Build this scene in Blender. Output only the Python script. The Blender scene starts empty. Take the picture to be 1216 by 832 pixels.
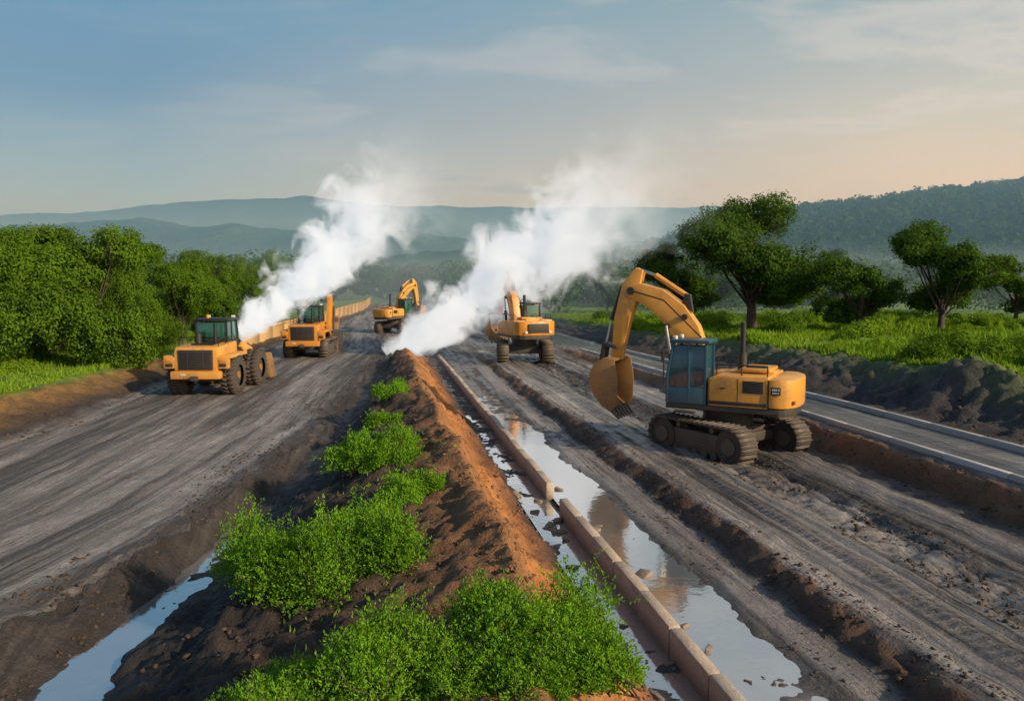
import bpy, bmesh, math, random
import numpy as np
from mathutils import Vector, Matrix, Euler
random.seed(4); rng=np.random.default_rng(7)
scene=bpy.context.scene
COL=scene.collection
scene.view_settings.view_transform='Standard'
try: scene.view_settings.look='None'
except Exception: pass
scene.view_settings.exposure=0

# ---------------------------------------------------------------- camera
cam=bpy.data.cameras.new('camera'); camo=bpy.data.objects.new('camera',cam); COL.objects.link(camo)
cam.lens=28.0; cam.sensor_width=36; cam.clip_end=6000; cam.clip_start=0.1
camo.location=(0,0,5); camo.rotation_euler=(math.radians(90-5.2),0,0)
scene.camera=camo

# ---------------------------------------------------------------- noise
def _h(ix,iy,seed):
    n=(ix.astype(np.int64)*374761393+iy.astype(np.int64)*668265263+seed*1442695041)&0x7fffffff
    n=((n^(n>>13))*1274126177)&0x7fffffff
    n=(n^(n>>16))&0xffffff
    return n/float(0xffffff)
def vn(x,y,seed=0):
    x=np.asarray(x,float);y=np.asarray(y,float)
    ix=np.floor(x);iy=np.floor(y);fx=x-ix;fy=y-iy
    fx=fx*fx*fx*(fx*(fx*6-15)+10);fy=fy*fy*fy*(fy*(fy*6-15)+10)
    a=_h(ix,iy,seed);b=_h(ix+1,iy,seed);c=_h(ix,iy+1,seed);d=_h(ix+1,iy+1,seed)
    return (a*(1-fx)+b*fx)*(1-fy)+(c*(1-fx)+d*fx)*fy
def fbm(x,y,seed=0,o=4,g=.5):
    s=0;a=1;t=0
    for i in range(o):
        s=s+a*(vn(x*2**i+i*17.3,y*2**i-i*9.1,seed+i)-.5);t+=a;a*=g
    return s/t*2
def sstep(a,b,x):
    t=np.clip((x-a)/(b-a),0,1);return t*t*(3-2*t)

# ---------------------------------------------------------------- node helper
class NT:
    def __init__(s,name):
        s.m=bpy.data.materials.new(name);s.m.use_nodes=True;s.t=s.m.node_tree;s.t.nodes.clear()
        s.out=s.t.nodes.new('ShaderNodeOutputMaterial')
    def n(s,typ,ins=None,**kw):
        nd=s.t.nodes.new('ShaderNode'+typ)
        for k,v in kw.items(): setattr(nd,k,v)
        if ins:
            for k,v in ins.items():
                sk=nd.inputs[k]
                if isinstance(v,bpy.types.NodeSocket): s.t.links.new(v,sk)
                else: sk.default_value=v
        return nd
    def math(s,op,a,b=0.0,c=None,clamp=False):
        d={0:a,1:b}
        if c is not None:d[2]=c
        nd=s.n('Math',d,operation=op);nd.use_clamp=clamp;return nd.outputs[0]
    def mix(s,f,a,b,bt='MIX'):
        nd=s.t.nodes.new('ShaderNodeMix');nd.data_type='RGBA';nd.blend_type=bt
        for i,v in ((0,f),(6,a),(7,b)):
            sk=nd.inputs[i]
            if isinstance(v,bpy.types.NodeSocket): s.t.links.new(v,sk)
            else:
                if i>0 and len(v)==3:v=tuple(v)+(1,)
                sk.default_value=v
        return nd.outputs[2]
    def mr(s,v,a,b,c=0.,d=1.,smooth=False):
        nd=s.n('MapRange',{0:v,1:a,2:b,3:c,4:d});
        if smooth:nd.interpolation_type='SMOOTHSTEP'
        return nd.outputs[0]
    def noise(s,vec,scale,detail=4,rough=.55,dist=0.):
        d={'Scale':scale,'Detail':detail,'Roughness':rough,'Distortion':dist}
        if vec is not None:d['Vector']=vec
        return s.n('TexNoise',d).outputs[0]
    def surf(s,x): s.t.links.new(x,s.out.inputs[0])

# ---------------------------------------------------------------- materials
def mat_paint(name,c,rough=.42,dirt=.5,metal=0.):
    T=NT(name);g=T.n('TexCoord').outputs['Object']
    n1=T.noise(g,1.3,4,.6);n2=T.noise(g,14,3,.6)
    sep=T.n('SeparateXYZ',{0:g}).outputs[2]
    low=T.mr(sep,0.3,2.4,.45,0.)
    f=T.math('ADD',T.mr(n1,.42,.75,0,dirt),low,clamp=True)
    f=T.math('MULTIPLY',f,T.mr(n2,.3,.6,.4,1.))
    col=T.mix(f,c,(.10,.07,.045))
    b=T.n('BsdfPrincipled',{'Base Color':col,'Roughness':T.mr(f,0,1,rough,.85),'Metallic':metal,
        'Normal':T.n('Bump',{'Strength':.08,'Distance':.01,'Height':n2}).outputs[0]})
    T.surf(b.outputs[0]);return T.m
YEL=mat_paint('yellow_paint',(.72,.33,.05),.30,.6)
ORG=mat_paint('orange_paint',(.64,.25,.02),.36,.6)
DARK=mat_paint('dark_steel',(.028,.027,.027),.5,.4)
BLACK=mat_paint('black_trim',(.012,.012,.013),.5,.1)
TRK=mat_paint('track_steel',(.12,.105,.09),.5,.7,.3)
RUB=mat_paint('tyre_rubber',(.03,.03,.03),.85,.6)
TEAL=mat_paint('cab_teal',(.02,.08,.12),.3,.15)
CHR=mat_paint('cylinder_rod',(.5,.5,.5),.25,.1,.9)
STL=mat_paint('bucket_steel',(.34,.18,.06),.5,.7,.1)
WHT=mat_paint('white_decal',(.6,.6,.58),.5,.1)
def mat_glass(name,c):
    T=NT(name);b=T.n('BsdfPrincipled',{'Base Color':c+(1,),'Roughness':.06,'Metallic':0.,'IOR':1.5})
    try:b.inputs['Specular IOR Level'].default_value=.9
    except Exception:pass
    T.surf(b.outputs[0]);return T.m
GLS=mat_glass('cab_glass',(.02,.06,.085)); GLG=mat_glass('green_glass',(.02,.09,.06))

def mat_leaf(name,c1,c2,c3,scale=.5,trans=.35):
    T=NT(name);geo=T.n('NewGeometry')
    pos=geo.outputs['Position'];ri=geo.outputs['Random Per Island']
    n=T.noise(pos,scale,1,.6)
    a=T.mix(T.mr(n,.35,.65),c1,c2)
    a=T.mix(T.math('MULTIPLY',ri,.6),a,c3)
    d=T.n('BsdfDiffuse',{'Color':a}).outputs[0]
    t=T.n('BsdfTranslucent',{'Color':T.mix(.5,a,(.18,.26,.01))}).outputs[0]
    m=T.n('MixShader',{0:trans,1:d,2:t});T.surf(m.outputs[0]);return T.m
LEAF_L=mat_leaf('leaf_left',(.038,.095,.010),(.095,.18,.014),(.14,.23,.02),.30,.25)
LEAF_R=mat_leaf('leaf_right',(.024,.07,.014),(.05,.115,.018),(.10,.17,.02),.4,.25)
LEAF_S=mat_leaf('leaf_shrub',(.07,.21,.012),(.16,.36,.02),(.28,.46,.04),1.2,.36)
LEAF_D=mat_leaf('leaf_distant',(.022,.060,.016),(.055,.12,.022),(.035,.08,.02),.06,.2)
LEAF_H=mat_leaf('leaf_hill',(.022,.055,.018),(.045,.085,.025),(.03,.07,.022),.03,.1)
GRASS=mat_leaf('grass_blades',(.07,.18,.012),(.20,.34,.02),(.30,.40,.04),.35,.35)
def mat_bark():
    T=NT('bark');p=T.n('TexCoord').outputs['Object']
    n=T.noise(T.n('Mapping',{0:p,3:(6,6,1.2)}).outputs[0],3,5,.65)
    b=T.n('BsdfPrincipled',{'Base Color':T.mix(n,(.02,.015,.012),(.10,.075,.055)),'Roughness':.9,
       'Normal':T.n('Bump',{'Strength':.6,'Distance':.04,'Height':n}).outputs[0]})
    T.surf(b.outputs[0]);return T.m
BARK=mat_bark()

def mat_ground():
    T=NT('terrain_soil')
    col=T.n('Attribute',attribute_name='zcol').outputs['Color']
    par=T.n('SeparateColor',{0:T.n('Attribute',attribute_name='zpar').outputs['Color']})
    wet,strk,grs=par.outputs[0],par.outputs[1],par.outputs[2]
    suv=T.n('Attribute',attribute_name='suv').outputs['Vector']
    pos=T.n('NewGeometry').outputs['Position']
    def sn(a,b,sc,d=4,r=.6):
        return T.noise(T.n('Mapping',{0:suv,3:(a,b,1)}).outputs[0],sc,d,r,.3)
    s1=sn(1.0,.04,.9,4,.58); s2=sn(1,.06,3.2,3,.6); s3=sn(1,.025,11,2,.65)
    big=T.noise(pos,.25,3,.6); med=T.noise(pos,1.7,4,.65); fine=T.noise(pos,13,5,.7)
    st=T.math('ADD',T.math('MULTIPLY',s1,.58),T.math('ADD',T.math('MULTIPLY',s2,.28),T.math('MULTIPLY',s3,.14)))
    ck=T.mr(strk,.8,.98,0,1)
    light=T.mr(st,.48,.58,0,1,True); dk=T.mr(st,.505,.43,0,1,True)
    patch=T.mr(big,.35,.6,.4,1.)
    c=T.mix(T.math('MULTIPLY',T.math('MULTIPLY',light,patch),T.math('MULTIPLY',strk,.95)),col,(.48,.42,.38))
    c=T.mix(T.math('MULTIPLY',dk,T.math('MULTIPLY',strk,.9)),c,(.03,.025,.023))
    c=T.mix(T.math('MULTIPLY',T.mr(s3,.45,.6),T.math('MULTIPLY',strk,.25)),c,(.06,.052,.048))
    w=T.n('TexWave',{'Vector':suv,'Scale':1.35,'Distortion':2.,'Detail':1.},wave_type='BANDS',bands_direction='Y').outputs[1]
    band=T.mr(T.noise(T.n('Mapping',{0:suv,3:(1,.012,1)}).outputs[0],1.6,1,.4),.54,.60,0,1,True)
    cl=T.math('MULTIPLY',T.math('MULTIPLY',band,ck),T.math('MULTIPLY',T.mr(w,.35,.65),T.mr(med,.35,.6)))
    c=T.mix(T.math('MULTIPLY',T.math('MULTIPLY',band,ck),.35),c,(.05,.042,.038))
    c=T.mix(T.math('MULTIPLY',cl,.55),c,(.022,.019,.018))
    v=T.mr(T.math('ADD',T.math('MULTIPLY',med,.5),T.math('MULTIPLY',fine,.5)),.3,.7,.4,1.6)
    vv=T.n('CombineColor',{0:v,1:v,2:v}).outputs[0]
    c=T.mix(1.,c,vv,'MULTIPLY')
    gcol=T.mix(T.mr(med,.35,.65),(.06,.15,.012),(.19,.30,.025))
    c=T.mix(T.math('MULTIPLY',grs,T.mr(T.math('ADD',big,T.math('MULTIPLY',fine,.25)),.42,.6)),c,gcol)
    wt=T.math('MULTIPLY',wet,T.mr(T.math('ADD',T.math('MULTIPLY',med,.4),T.math('MULTIPLY',st,.6)),.45,.53,0,1,True),clamp=True)
    wt=T.math('MAXIMUM',wt,T.mr(wet,1.05,1.4,0,.9))
    c=T.mix(T.math('MULTIPLY',wt,.5),c,(.03,.027,.026))
    rough=T.mr(wt,0,1,.8,.10)
    hgt=T.math('ADD',T.math('MULTIPLY',fine,.9),T.math('ADD',T.math('MULTIPLY',med,.9),T.math('MULTIPLY',cl,1.2)))
    hgt=T.math('ADD',hgt,T.math('MULTIPLY',T.math('MULTIPLY',s3,strk),1.0))
    bs=T.mr(T.math('MAXIMUM',wt,T.math('MULTIPLY',strk,.3)),0,1,1.,.12)
    bmp=T.n('Bump',{'Strength':bs,'Distance':.09,'Height':hgt}).outputs[0]
    b=T.n('BsdfPrincipled',{'Base Color':c,'Roughness':rough,'Normal':bmp})
    T.surf(b.outputs[0]);return T.m
GROUND=mat_ground()
def mat_water():
    T=NT('muddy_water');p=T.n('NewGeometry').outputs['Position']
    n=T.noise(p,3.5,3,.55);n2=T.noise(p,.8,3,.5)
    bp=T.n('Bump',{'Strength':.20,'Distance':.02,'Height':n}).outputs[0]
    b=T.n('BsdfPrincipled',{'Base Color':T.mix(n2,(.14,.13,.12),(.28,.26,.24)),'Roughness':.1,'IOR':1.33,'Normal':bp})
    g=T.n('BsdfGlossy',{'Color':(.95,.97,1,1),'Roughness':.08,'Normal':bp})
    m=T.n('MixShader',{0:.55,1:b.outputs[0],2:g.outputs[0]})
    T.surf(m.outputs[0]);return T.m
WATER=mat_water()
def mat_conc():
    T=NT('concrete');p=T.n('NewGeometry').outputs['Position'];ri=T.n('NewGeometry').outputs['Random Per Island']
    n=T.noise(p,2.2,5,.65);f=T.noise(p,25,4,.7);z=T.n('SeparateXYZ',{0:p}).outputs[2]
    c=T.mix(T.mr(n,.35,.68),(.55,.44,.34),(.36,.28,.21));c=T.mix(T.math('MULTIPLY',ri,.35),c,(.52,.46,.38))
    c=T.mix(T.mr(f,.4,.7,0,.4),c,(.20,.15,.11))
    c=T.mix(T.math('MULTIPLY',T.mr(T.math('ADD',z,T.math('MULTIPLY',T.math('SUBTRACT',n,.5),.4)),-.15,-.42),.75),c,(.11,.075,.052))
    b=T.n('BsdfPrincipled',{'Base Color':c,'Roughness':.85,'Normal':T.n('Bump',{'Strength':.7,'Distance':.03,'Height':f}).outputs[0]})
    T.surf(b.outputs[0]);return T.m
CONC=mat_conc()
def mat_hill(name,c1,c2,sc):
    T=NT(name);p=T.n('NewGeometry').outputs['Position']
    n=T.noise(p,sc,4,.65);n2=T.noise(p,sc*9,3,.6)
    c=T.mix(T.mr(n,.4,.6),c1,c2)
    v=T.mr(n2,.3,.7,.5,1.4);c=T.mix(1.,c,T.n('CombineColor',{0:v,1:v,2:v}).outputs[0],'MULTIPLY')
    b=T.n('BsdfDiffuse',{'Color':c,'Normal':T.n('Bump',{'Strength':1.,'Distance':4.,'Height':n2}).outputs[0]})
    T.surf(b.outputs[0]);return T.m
def mat_stone(name,c1,c2):
    T=NT(name);p=T.n('NewGeometry').outputs['Position'];ri=T.n('NewGeometry').outputs['Random Per Island']
    f=T.noise(p,20,4,.7);c=T.mix(ri,c1,c2)
    b=T.n('BsdfPrincipled',{'Base Color':c,'Roughness':.9,'Normal':T.n('Bump',{'Strength':.6,'Distance':.02,'Height':f}).outputs[0]})
    T.surf(b.outputs[0]);return T.m
CLOD=mat_stone('soil_clod',(.03,.022,.018),(.09,.055,.033))
CLODB=mat_stone('brown_soil_clod',(.08,.042,.020),(.25,.115,.042))

# ---------------------------------------------------------------- mesh accumulators
class Acc:
    def __init__(s):s.v=[];s.f=[];s.m=[];s.n=0
    def add(s,v,f,mi=0):
        v=np.asarray(v,float);f=np.asarray(f,int)
        s.v.append(v);s.f.append(f+s.n);s.m.append(np.full(len(f),mi));s.n+=len(v)
    def mesh(s,name,mats,smooth=False):
        v=np.concatenate(s.v);f=np.concatenate(s.f);m=np.concatenate(s.m)
        me=bpy.data.meshes.new(name);k=f.shape[1]
        me.vertices.add(len(v));me.vertices.foreach_set('co',v.ravel())
        me.loops.add(f.size);me.loops.foreach_set('vertex_index',f.ravel().astype(np.int32))
        me.polygons.add(len(f));me.polygons.foreach_set('loop_start',(np.arange(len(f))*k).astype(np.int32))
        me.polygons.foreach_set('loop_total',np.full(len(f),k,np.int32))
        me.polygons.foreach_set('material_index',m.astype(np.int32))
        me.update(calc_edges=True)
        for x in mats:me.materials.append(x)
        if smooth: me.polygons.foreach_set('use_smooth',np.ones(len(f),bool))
        return me
    def obj(s,name,mats,smooth=False,parent=None):
        return mkobj(name,s.mesh(name,mats,smooth),parent)
def mkobj(name,me,parent=None):
    o=bpy.data.objects.new(name,me);COL.objects.link(o)
    if parent:o.parent=parent
    return o
def nrm(a): return a/(np.linalg.norm(a,axis=-1,keepdims=True)+1e-9)
def rdir(n): return nrm(rng.normal(size=(n,3)))
def leaves(acc,P,L,W,mi=0,D=None,N=None):
    n=len(P)
    if N is not None:
        N=nrm(nrm(N)+rng.normal(size=(n,3))*.42);d=nrm(np.cross(N,rdir(n)));w=np.cross(N,d)
    else:
        d=rdir(n) if D is None else nrm(D);w=nrm(np.cross(d,rdir(n)))
    L=np.broadcast_to(L,(n,))[:,None];W=np.broadcast_to(W,(n,))[:,None]
    V=np.stack([P-d*L/2,P+w*W/2-d*L*.05,P+d*L/2,P-w*W/2-d*L*.05],1).reshape(-1,3)
    F=np.arange(n*4).reshape(n,4);acc.add(V,F,mi)
def tube(acc,pts,rad,mi=0,k=7):
    pts=[Vector(p) for p in pts];V=[];n=len(pts)
    for i,p in enumerate(pts):
        t=(pts[min(i+1,n-1)]-pts[max(i-1,0)]).normalized()
        a=t.orthogonal().normalized() if abs(t.z)<.95 else Vector((1,0,0))
        a=(a-t*a.dot(t)).normalized();b=t.cross(a)
        for j in range(k):
            an=2*math.pi*j/k;V.append(p+(a*math.cos(an)+b*math.sin(an))*rad[i])
    F=[]
    for i in range(n-1):
        for j in range(k):
            F.append((i*k+j,i*k+(j+1)%k,(i+1)*k+(j+1)%k,(i+1)*k+j))
    acc.add([tuple(v) for v in V],F,mi)

# ---------------------------------------------------------------- terrain profile
YR=np.array([-20,0,10,17,27,45,60,80,130,200.])
def sh(y):return .175*np.clip(y,-1e9,200)
C=lambda c:list(c-.175*YR)
GREY=(.165,.145,.133);GREYD=(.085,.074,.068);MUD=(.033,.025,.021);BRN=(.46,.185,.05);DBR=(.12,.062,.03);GRN=(.08,.14,.02)
k9=lambda v:[v]*10
crestx=[1.5+3.5,1.2,.05,-1.1,-3.15,-5.9,-8.3,-10.7,-19.4,-31.6]
crz=[1.35,1.35,1.43,1.53,1.45,.9,0,0,0,0]
tz=[-.46,-.46,-.46,-.46,-.44,-.3,0,0,0,0]
rz=[.65,.65,.65,.65,.62,.35,.1,0,0,0]
#  (xs, zs, color, amp, wet, streak, grass)
FE=[
 (k9(-60),[1,1,1,1,1,.8,.7,.6,.4,0],GRN,.25,0,0,1),
 ([-17.5,-17.5,-17.3,-17.6,-18.8,-20.2,-21,-22,-25.5,-33],[.95]*4+[.85,.6,.5,.4,.3,0],GRN,.10,0,0,.95),
 ([-16.6,-16.6,-16.4,-16.7,-17.6,-19.2,-20,-21,-24.5,-32.5],[.9]*4+[.8,.55,.45,.35,.25,0],(.24,.10,.035),.20,0,0,.2),
 ([-15.1]*4+[-16,-17.6,-18.3,-19.3,-22.8,-32.2],[.25]*4+[.2,.15,.1,0,0,0],MUD,.18,0,0,0),
 ([-14.6]*4+[-15.5,-17.0,-17.6,-18.6,-22.2,-32],k9(0.),GREY,.02,.4,.8,0),       #4 road left edge
 ([-8.4,-8.4,-8.2,-7.2,-7.2,-8.8,-9.6,-11.2,-20.2,-31.9],k9(0.),GREY,.03,.5,.8,0),#5
 ([-7.5,-7.5,-7.3,-6.4,-6.3,-8.1,-9.1,-11.1,-20.1,-31.8],[.1,.1,.1,.1,.1,.08,0,0,0,0],MUD,.16,.1,.2,0),#6
 ([-6.15,-6.15,-6.05,-6.2,-5.9,-7.6,-9.0,-11.0,-20,-31.75],[-.52,-.52,-.52,-.44,-.05,0,0,0,0,0],MUD,.06,.3,0,0),
 ([-5.6,-5.6,-5.6,-5.6,-5.4,-7.2,-8.9,-10.9,-19.8,-31.7],[-.52,-.52,-.52,-.42,.15,.1,0,0,0,0],MUD,.06,.3,0,0),
 ([-3.8,-3.8,-3.9,-4.0,-4.7,-6.8,-8.7,-10.85,-19.6,-31.65],[.3,.3,.3,.35,.7,.45,0,0,0,0],MUD,.28,0,0,0),
 ([.3,-.9,-1.6,-2.3,-3.8,-6.3,-8.5,-10.8,-19.5,-31.63],[.95,.95,.95,1.1,1.15,.7,0,0,0,0],(.07,.040,.023),.22,0,0,0),
 (crestx,crz,(.26,.12,.045),.14,0,0,0),
 (C(2.5),[.5]*5+[.25,0,0,0,0],BRN,.32,0,0,0),
 (C(3.3),[-.2]*5+[-.15,0,0,0,0],(.15,.065,.028),.20,0,0,0),
 (C(3.6),tz,MUD,.07,.7,0,0),
 (C(4.2),tz,GREYD,.05,.7,0,0),
 (C(4.45),[-.47]*5+[-.3,0,0,0,0],GREYD,.05,.6,.1,0),
 (C(5.55),[-.46]*5+[-.3,0,0,0,0],GREYD,.08,.8,.3,0),
 (C(5.95),[-.33]*5+[-.24,0,0,0,0],(.13,.115,.105),.03,.7,.78,0),
 (C(6.6),[-.31]*5+[-.22,0,0,0,0],GREY,.03,.5,.78,0),
 (C(6.72),[-.28]*5+[-.18,0,0,0,0],MUD,.08,0,0,0),
 (C(7.05),[-.04]*5+[-.02,0,0,0,0],(.12,.066,.038),.14,0,0,0),
 (C(7.25),k9(0.),GREYD,.05,.2,.8,0),       #22
 (C(7.9),k9(0.),GREY,.04,.6,1,0),
 (C(9.1),k9(0.),(.21,.19,.17),.04,.7,1,0),
 (C(9.5),k9(-.05),(.045,.038,.035),.15,.8,1,0),
 (C(10.5),k9(-.05),(.05,.042,.038),.15,.8,1,0),
 (C(10.9),k9(0.),(.19,.17,.155),.05,.7,1,0),
 (C(12.4),k9(0.),GREY,.06,.6,1,0),        #28
 (C(13.0),k9(0.),DBR,.08,0,.2,0),
 (C(13.35),[z*.9 for z in rz],(.24,.11,.05),.13,0,0,0),
 (C(13.7),rz,(.14,.135,.14),.015,1.3,.9,0),#31
 (C(16.3),rz,(.14,.135,.14),.015,1.6,.9,0),#32
 (C(16.8),[z+.1 for z in rz],MUD,.12,0,0,0),
 (C(18.2),[1.0]*5+[.8,.5,.2,0,0],(.05,.043,.042),.30,0,0,0),
 (C(19.6),[1.75]*5+[1.45,1.1,.7,.3,0],(.06,.05,.045),.26,0,0,.3),
 (C(21.0),[1.85]*5+[1.6,1.3,.9,.5,0],GRN,.15,0,0,1),
 (k9(90),[2.2]*5+[2.2,2.,1.8,1.5,1.],GRN,.4,0,0,1),
]
FX=[np.array(f[0],float) for f in FE];FZ=[np.array(f[1],float) for f in FE]
IRL,IRR,IPL,IPR,IWL,IWR=4,5,22,28,31,32
def prof(x,y):
    x=np.asarray(x,float);y=np.asarray(y,float);n=len(x)
    XS=np.stack([np.interp(y,YR,f) for f in FX]);ZS=np.stack([np.interp(y,YR,f) for f in FZ])
    for i in range(1,len(XS)): XS[i]=np.maximum(XS[i],XS[i-1]+1e-3)
    s=x+sh(y)
    wx=x+ (fbm(x*.7,y*.35,55,2)*.22+fbm(x*2.5,y*1.6,58,2)*.10)*(~((s>3.9)&(s<4.7)))*(1-sstep(12.9,13.5,s)*(1-sstep(16.6,17,s)))
    idx=np.clip((wx[None]>=XS).sum(0)-1,0,len(FE)-2);ar=np.arange(n)
    t=np.clip((wx-XS[idx,ar])/(XS[idx+1,ar]-XS[idx,ar]),0,1)
    z=ZS[idx,ar]*(1-t)+ZS[idx+1,ar]*t
    P=np.array([list(f[2])+[f[3],f[4],f[5],f[6]] for f in FE])
    q=P[idx]*(1-t[:,None])+P[idx+1]*t[:,None]
    mid=(idx>=IRR)&(idx<30);w=(sstep(48,60,y)*mid)[:,None]
    tgt=np.array([.15,.132,.122,.04,.6,.9,0]);q=q*(1-w)+tgt*w
    far=sstep(150,185,y)[:,None];tg=np.array([.05,.09,.02,.3,0,0,1]);q=q*(1-far)+tg*far
    return z,q,XS,idx
def height(x,y):
    z,q,XS,idx=prof(x,y);amp=q[:,3];s=x+sh(y)
    n=fbm(x*1.1,y*1.1,3,5,.58)
    gul=np.abs(fbm(x*.45+y*.1,y*2.1,9,4,.55))
    road=q[:,5];rr=.3+1.0*np.clip((road-.8)/.2,0,1)
    lane=(s>13.5)&(s<16.5)
    rut=((vn(s*2.6,y*.035,21)-.5)*.08+(vn(s*7,y*.05,22)-.5)*.05)*np.where(lane,.2,rr)
    z=z+amp*n*1.35-(amp>.13)*gul*amp*1.1+rut*road+fbm(x*4.5,y*4.5,31,3)*amp*.5*(1-.4*road)
    z=z+.75*np.exp(-((x-14.6)/1.3)**2-((y-25.5)/1.6)**2)*sstep(16.5,17.2,s)+.6*np.exp(-((x-12.2)/1.4)**2-((y-33)/2.)**2)*sstep(16.5,17.2,s)
    return z,q,XS,idx
def hz(x,y): return float(height(np.array([x]),np.array([y]))[0][0])

# ---------------------------------------------------------------- terrain grid
def geo(a,b,s0,g,mx=1e9):
    r=[];v=a;s=s0
    while v<b: r.append(v);v+=s;s=min(s*g,mx)
    return r
yy=list(np.arange(-8,4,.4))+geo(4,12,.065,1.0)
v=12.
while v<62: yy.append(v);v+=.0055*v
while v<3200: yy.append(v);v+=.03*v
yy=np.array(yy)
ss=np.concatenate([np.arange(-9,14.,.065),np.arange(14,22,.12)])
R=np.array(geo(22,3300,.2,1.07));Lf=-np.array(geo(9.1,18,.13,1.0)+geo(18,3300,.2,1.07))[::-1]
ss=np.concatenate([Lf,ss,R])
S,Y=np.meshgrid(ss,yy);X=S-sh(Y)
x=X.ravel();y=Y.ravel()
z,q,XS,idx=height(x,y)
ny,nx=X.shape
I=np.arange(ny*nx).reshape(ny,nx)
F=np.stack([I[:-1,:-1],I[:-1,1:],I[1:,1:],I[1:,:-1]],-1).reshape(-1,4)
cx=x[F].mean(1);cy=y[F].mean(1);XSf=XS[:,F[:,0]]
onL=(cx>XSf[IRL])&(cx<XSf[IRR])&(cy<175)
merge=(cy>56)&(cx>=XSf[IRR])&(cx<XSf[IPR])&(cy<175)
onP=(cx>XSf[IPL])&(cx<XSf[IPR])&(cy<=56)
onR=(cx>XSf[IWL])&(cx<XSf[IWR])&(cy<60)
cls=np.zeros(len(F),int);cls[onL|merge]=1;cls[onP]=2;cls[onR]=3
lat=np.where(idx<=IRR,(x-XS[IRL])/(XS[IRR]-XS[IRL])*8,x+sh(y)+20)
lat=np.where((y>56),x+sh(y),lat)
V=np.stack([x,y,z],1)
def submesh(name,sel):
    f=F[sel];u,inv=np.unique(f,return_inverse=True)
    a=Acc();a.add(V[u],inv.reshape(-1,4));o=a.obj(name,[GROUND],True);me=o.data
    c=np.ones((len(u),4));c[:,:3]=q[u,:3]
    at=me.attributes.new('zcol','FLOAT_COLOR','POINT');at.data.foreach_set('color',c.ravel())
    p=np.ones((len(u),4));p[:,:3]=q[u][:,[4,5,6]]
    at=me.attributes.new('zpar','FLOAT_COLOR','POINT');at.data.foreach_set('color',p.ravel())
    w=np.stack([lat[u],y[u],np.zeros(len(u))],1)
    at=me.attributes.new('suv','FLOAT_VECTOR','POINT');at.data.foreach_set('vector',w.ravel())
submesh('ground',cls==0);submesh('dirt_road',cls==1);submesh('dirt_road',cls==2);submesh('dirt_road',cls==3)

def strip(name,pts,z,mat):
    a=Acc();V_=[];F_=[]
    for i,(yv,xa,xb) in enumerate(pts):
        V_+=[(xa,yv,z),(xb,yv,z)]
        if i:F_.append((2*i-2,2*i-1,2*i+1,2*i))
    a.add(V_,F_);return a.obj(name,[mat])
strip('water',[(yv,4.38-.175*yv,5.98-.175*yv) for yv in (2,20,44)],-.405,WATER)
strip('water',[(yv,3.5-.175*yv,4.22-.175*yv) for yv in (2,20,42)],-.435,WATER)
strip('puddle',[(3,-6.9,-4.9),(10,-6.9,-4.9),(18,-6.7,-5.0),(21,-6.4,-5.3)],-.445,WATER)

# ---------------------------------------------------------------- generic part helpers
def fin(name,bm,mat,par,smooth=None):
    bmesh.ops.recalc_face_normals(bm,faces=bm.faces)
    me=bpy.data.meshes.new(name);bm.to_mesh(me);bm.free();me.materials.append(mat)
    if smooth:
        me.polygons.foreach_set('use_smooth',[True]*len(me.polygons))
        try:me.set_sharp_from_angle(angle=math.radians(smooth))
        except Exception:pass
    return mkobj(name,me,par)
def box(name,c,s,mat,par,bev=.025,rot=None):
    bm=bmesh.new();bmesh.ops.create_cube(bm,size=1)
    bmesh.ops.scale(bm,vec=s,verts=bm.verts)
    if bev:bmesh.ops.bevel(bm,geom=bm.edges[:],offset=min(bev,min(s)*.4),segments=2,affect='EDGES',profile=.6)
    if rot:bmesh.ops.rotate(bm,matrix=Euler(rot).to_matrix(),verts=bm.verts)
    bmesh.ops.translate(bm,vec=c,verts=bm.verts)
    return fin(name,bm,mat,par,40)
def prism(name,pts,y0,y1,mat,par,bev=.025,axis='Y'):
    bm=bmesh.new()
    f=(lambda p,t:(p[0],t,p[1])) if axis=='Y' else (lambda p,t:(p[0],p[1],t))
    a=[bm.verts.new(f(p,y0)) for p in pts];fa=bm.faces.new(a)
    r=bmesh.ops.extrude_face_region(bm,geom=[fa])
    vs=[g for g in r['geom'] if isinstance(g,bmesh.types.BMVert)]
    d=y1-y0;bmesh.ops.translate(bm,vec=(0,d,0) if axis=='Y' else (0,0,d),verts=vs)
    bmesh.ops.recalc_face_normals(bm,faces=bm.faces)
    if bev:bmesh.ops.bevel(bm,geom=bm.edges[:],offset=bev,segments=2,affect='EDGES',profile=.6,clamp_overlap=True)
    return fin(name,bm,mat,par,35)
def cyl(name,p0,p1,r,mat,par,seg=20,r2=None):
    p0=Vector(p0);p1=Vector(p1);d=p1-p0
    bm=bmesh.new();bmesh.ops.create_cone(bm,cap_ends=True,segments=seg,radius1=r,radius2=r if r2 is None else r2,depth=d.length)
    M=Matrix.Translation((p0+p1)/2)@d.to_track_quat('Z','Y').to_matrix().to_4x4()
    bmesh.ops.transform(bm,matrix=M,verts=bm.verts);return fin(name,bm,mat,par,40)
def empty(name,loc,yaw):
    e=bpy.data.objects.new(name,None);COL.objects.link(e);e.location=loc;e.rotation_euler=(0,0,yaw);e.empty_display_size=.5;return e
CUB=np.array([(a,b,c) for a in(-.5,.5) for b in(-.5,.5) for c in(-.5,.5)])
CUF=np.array([(0,1,3,2),(4,6,7,5),(0,4,5,1),(2,3,7,6),(0,2,6,4),(1,5,7,3)])
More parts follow.
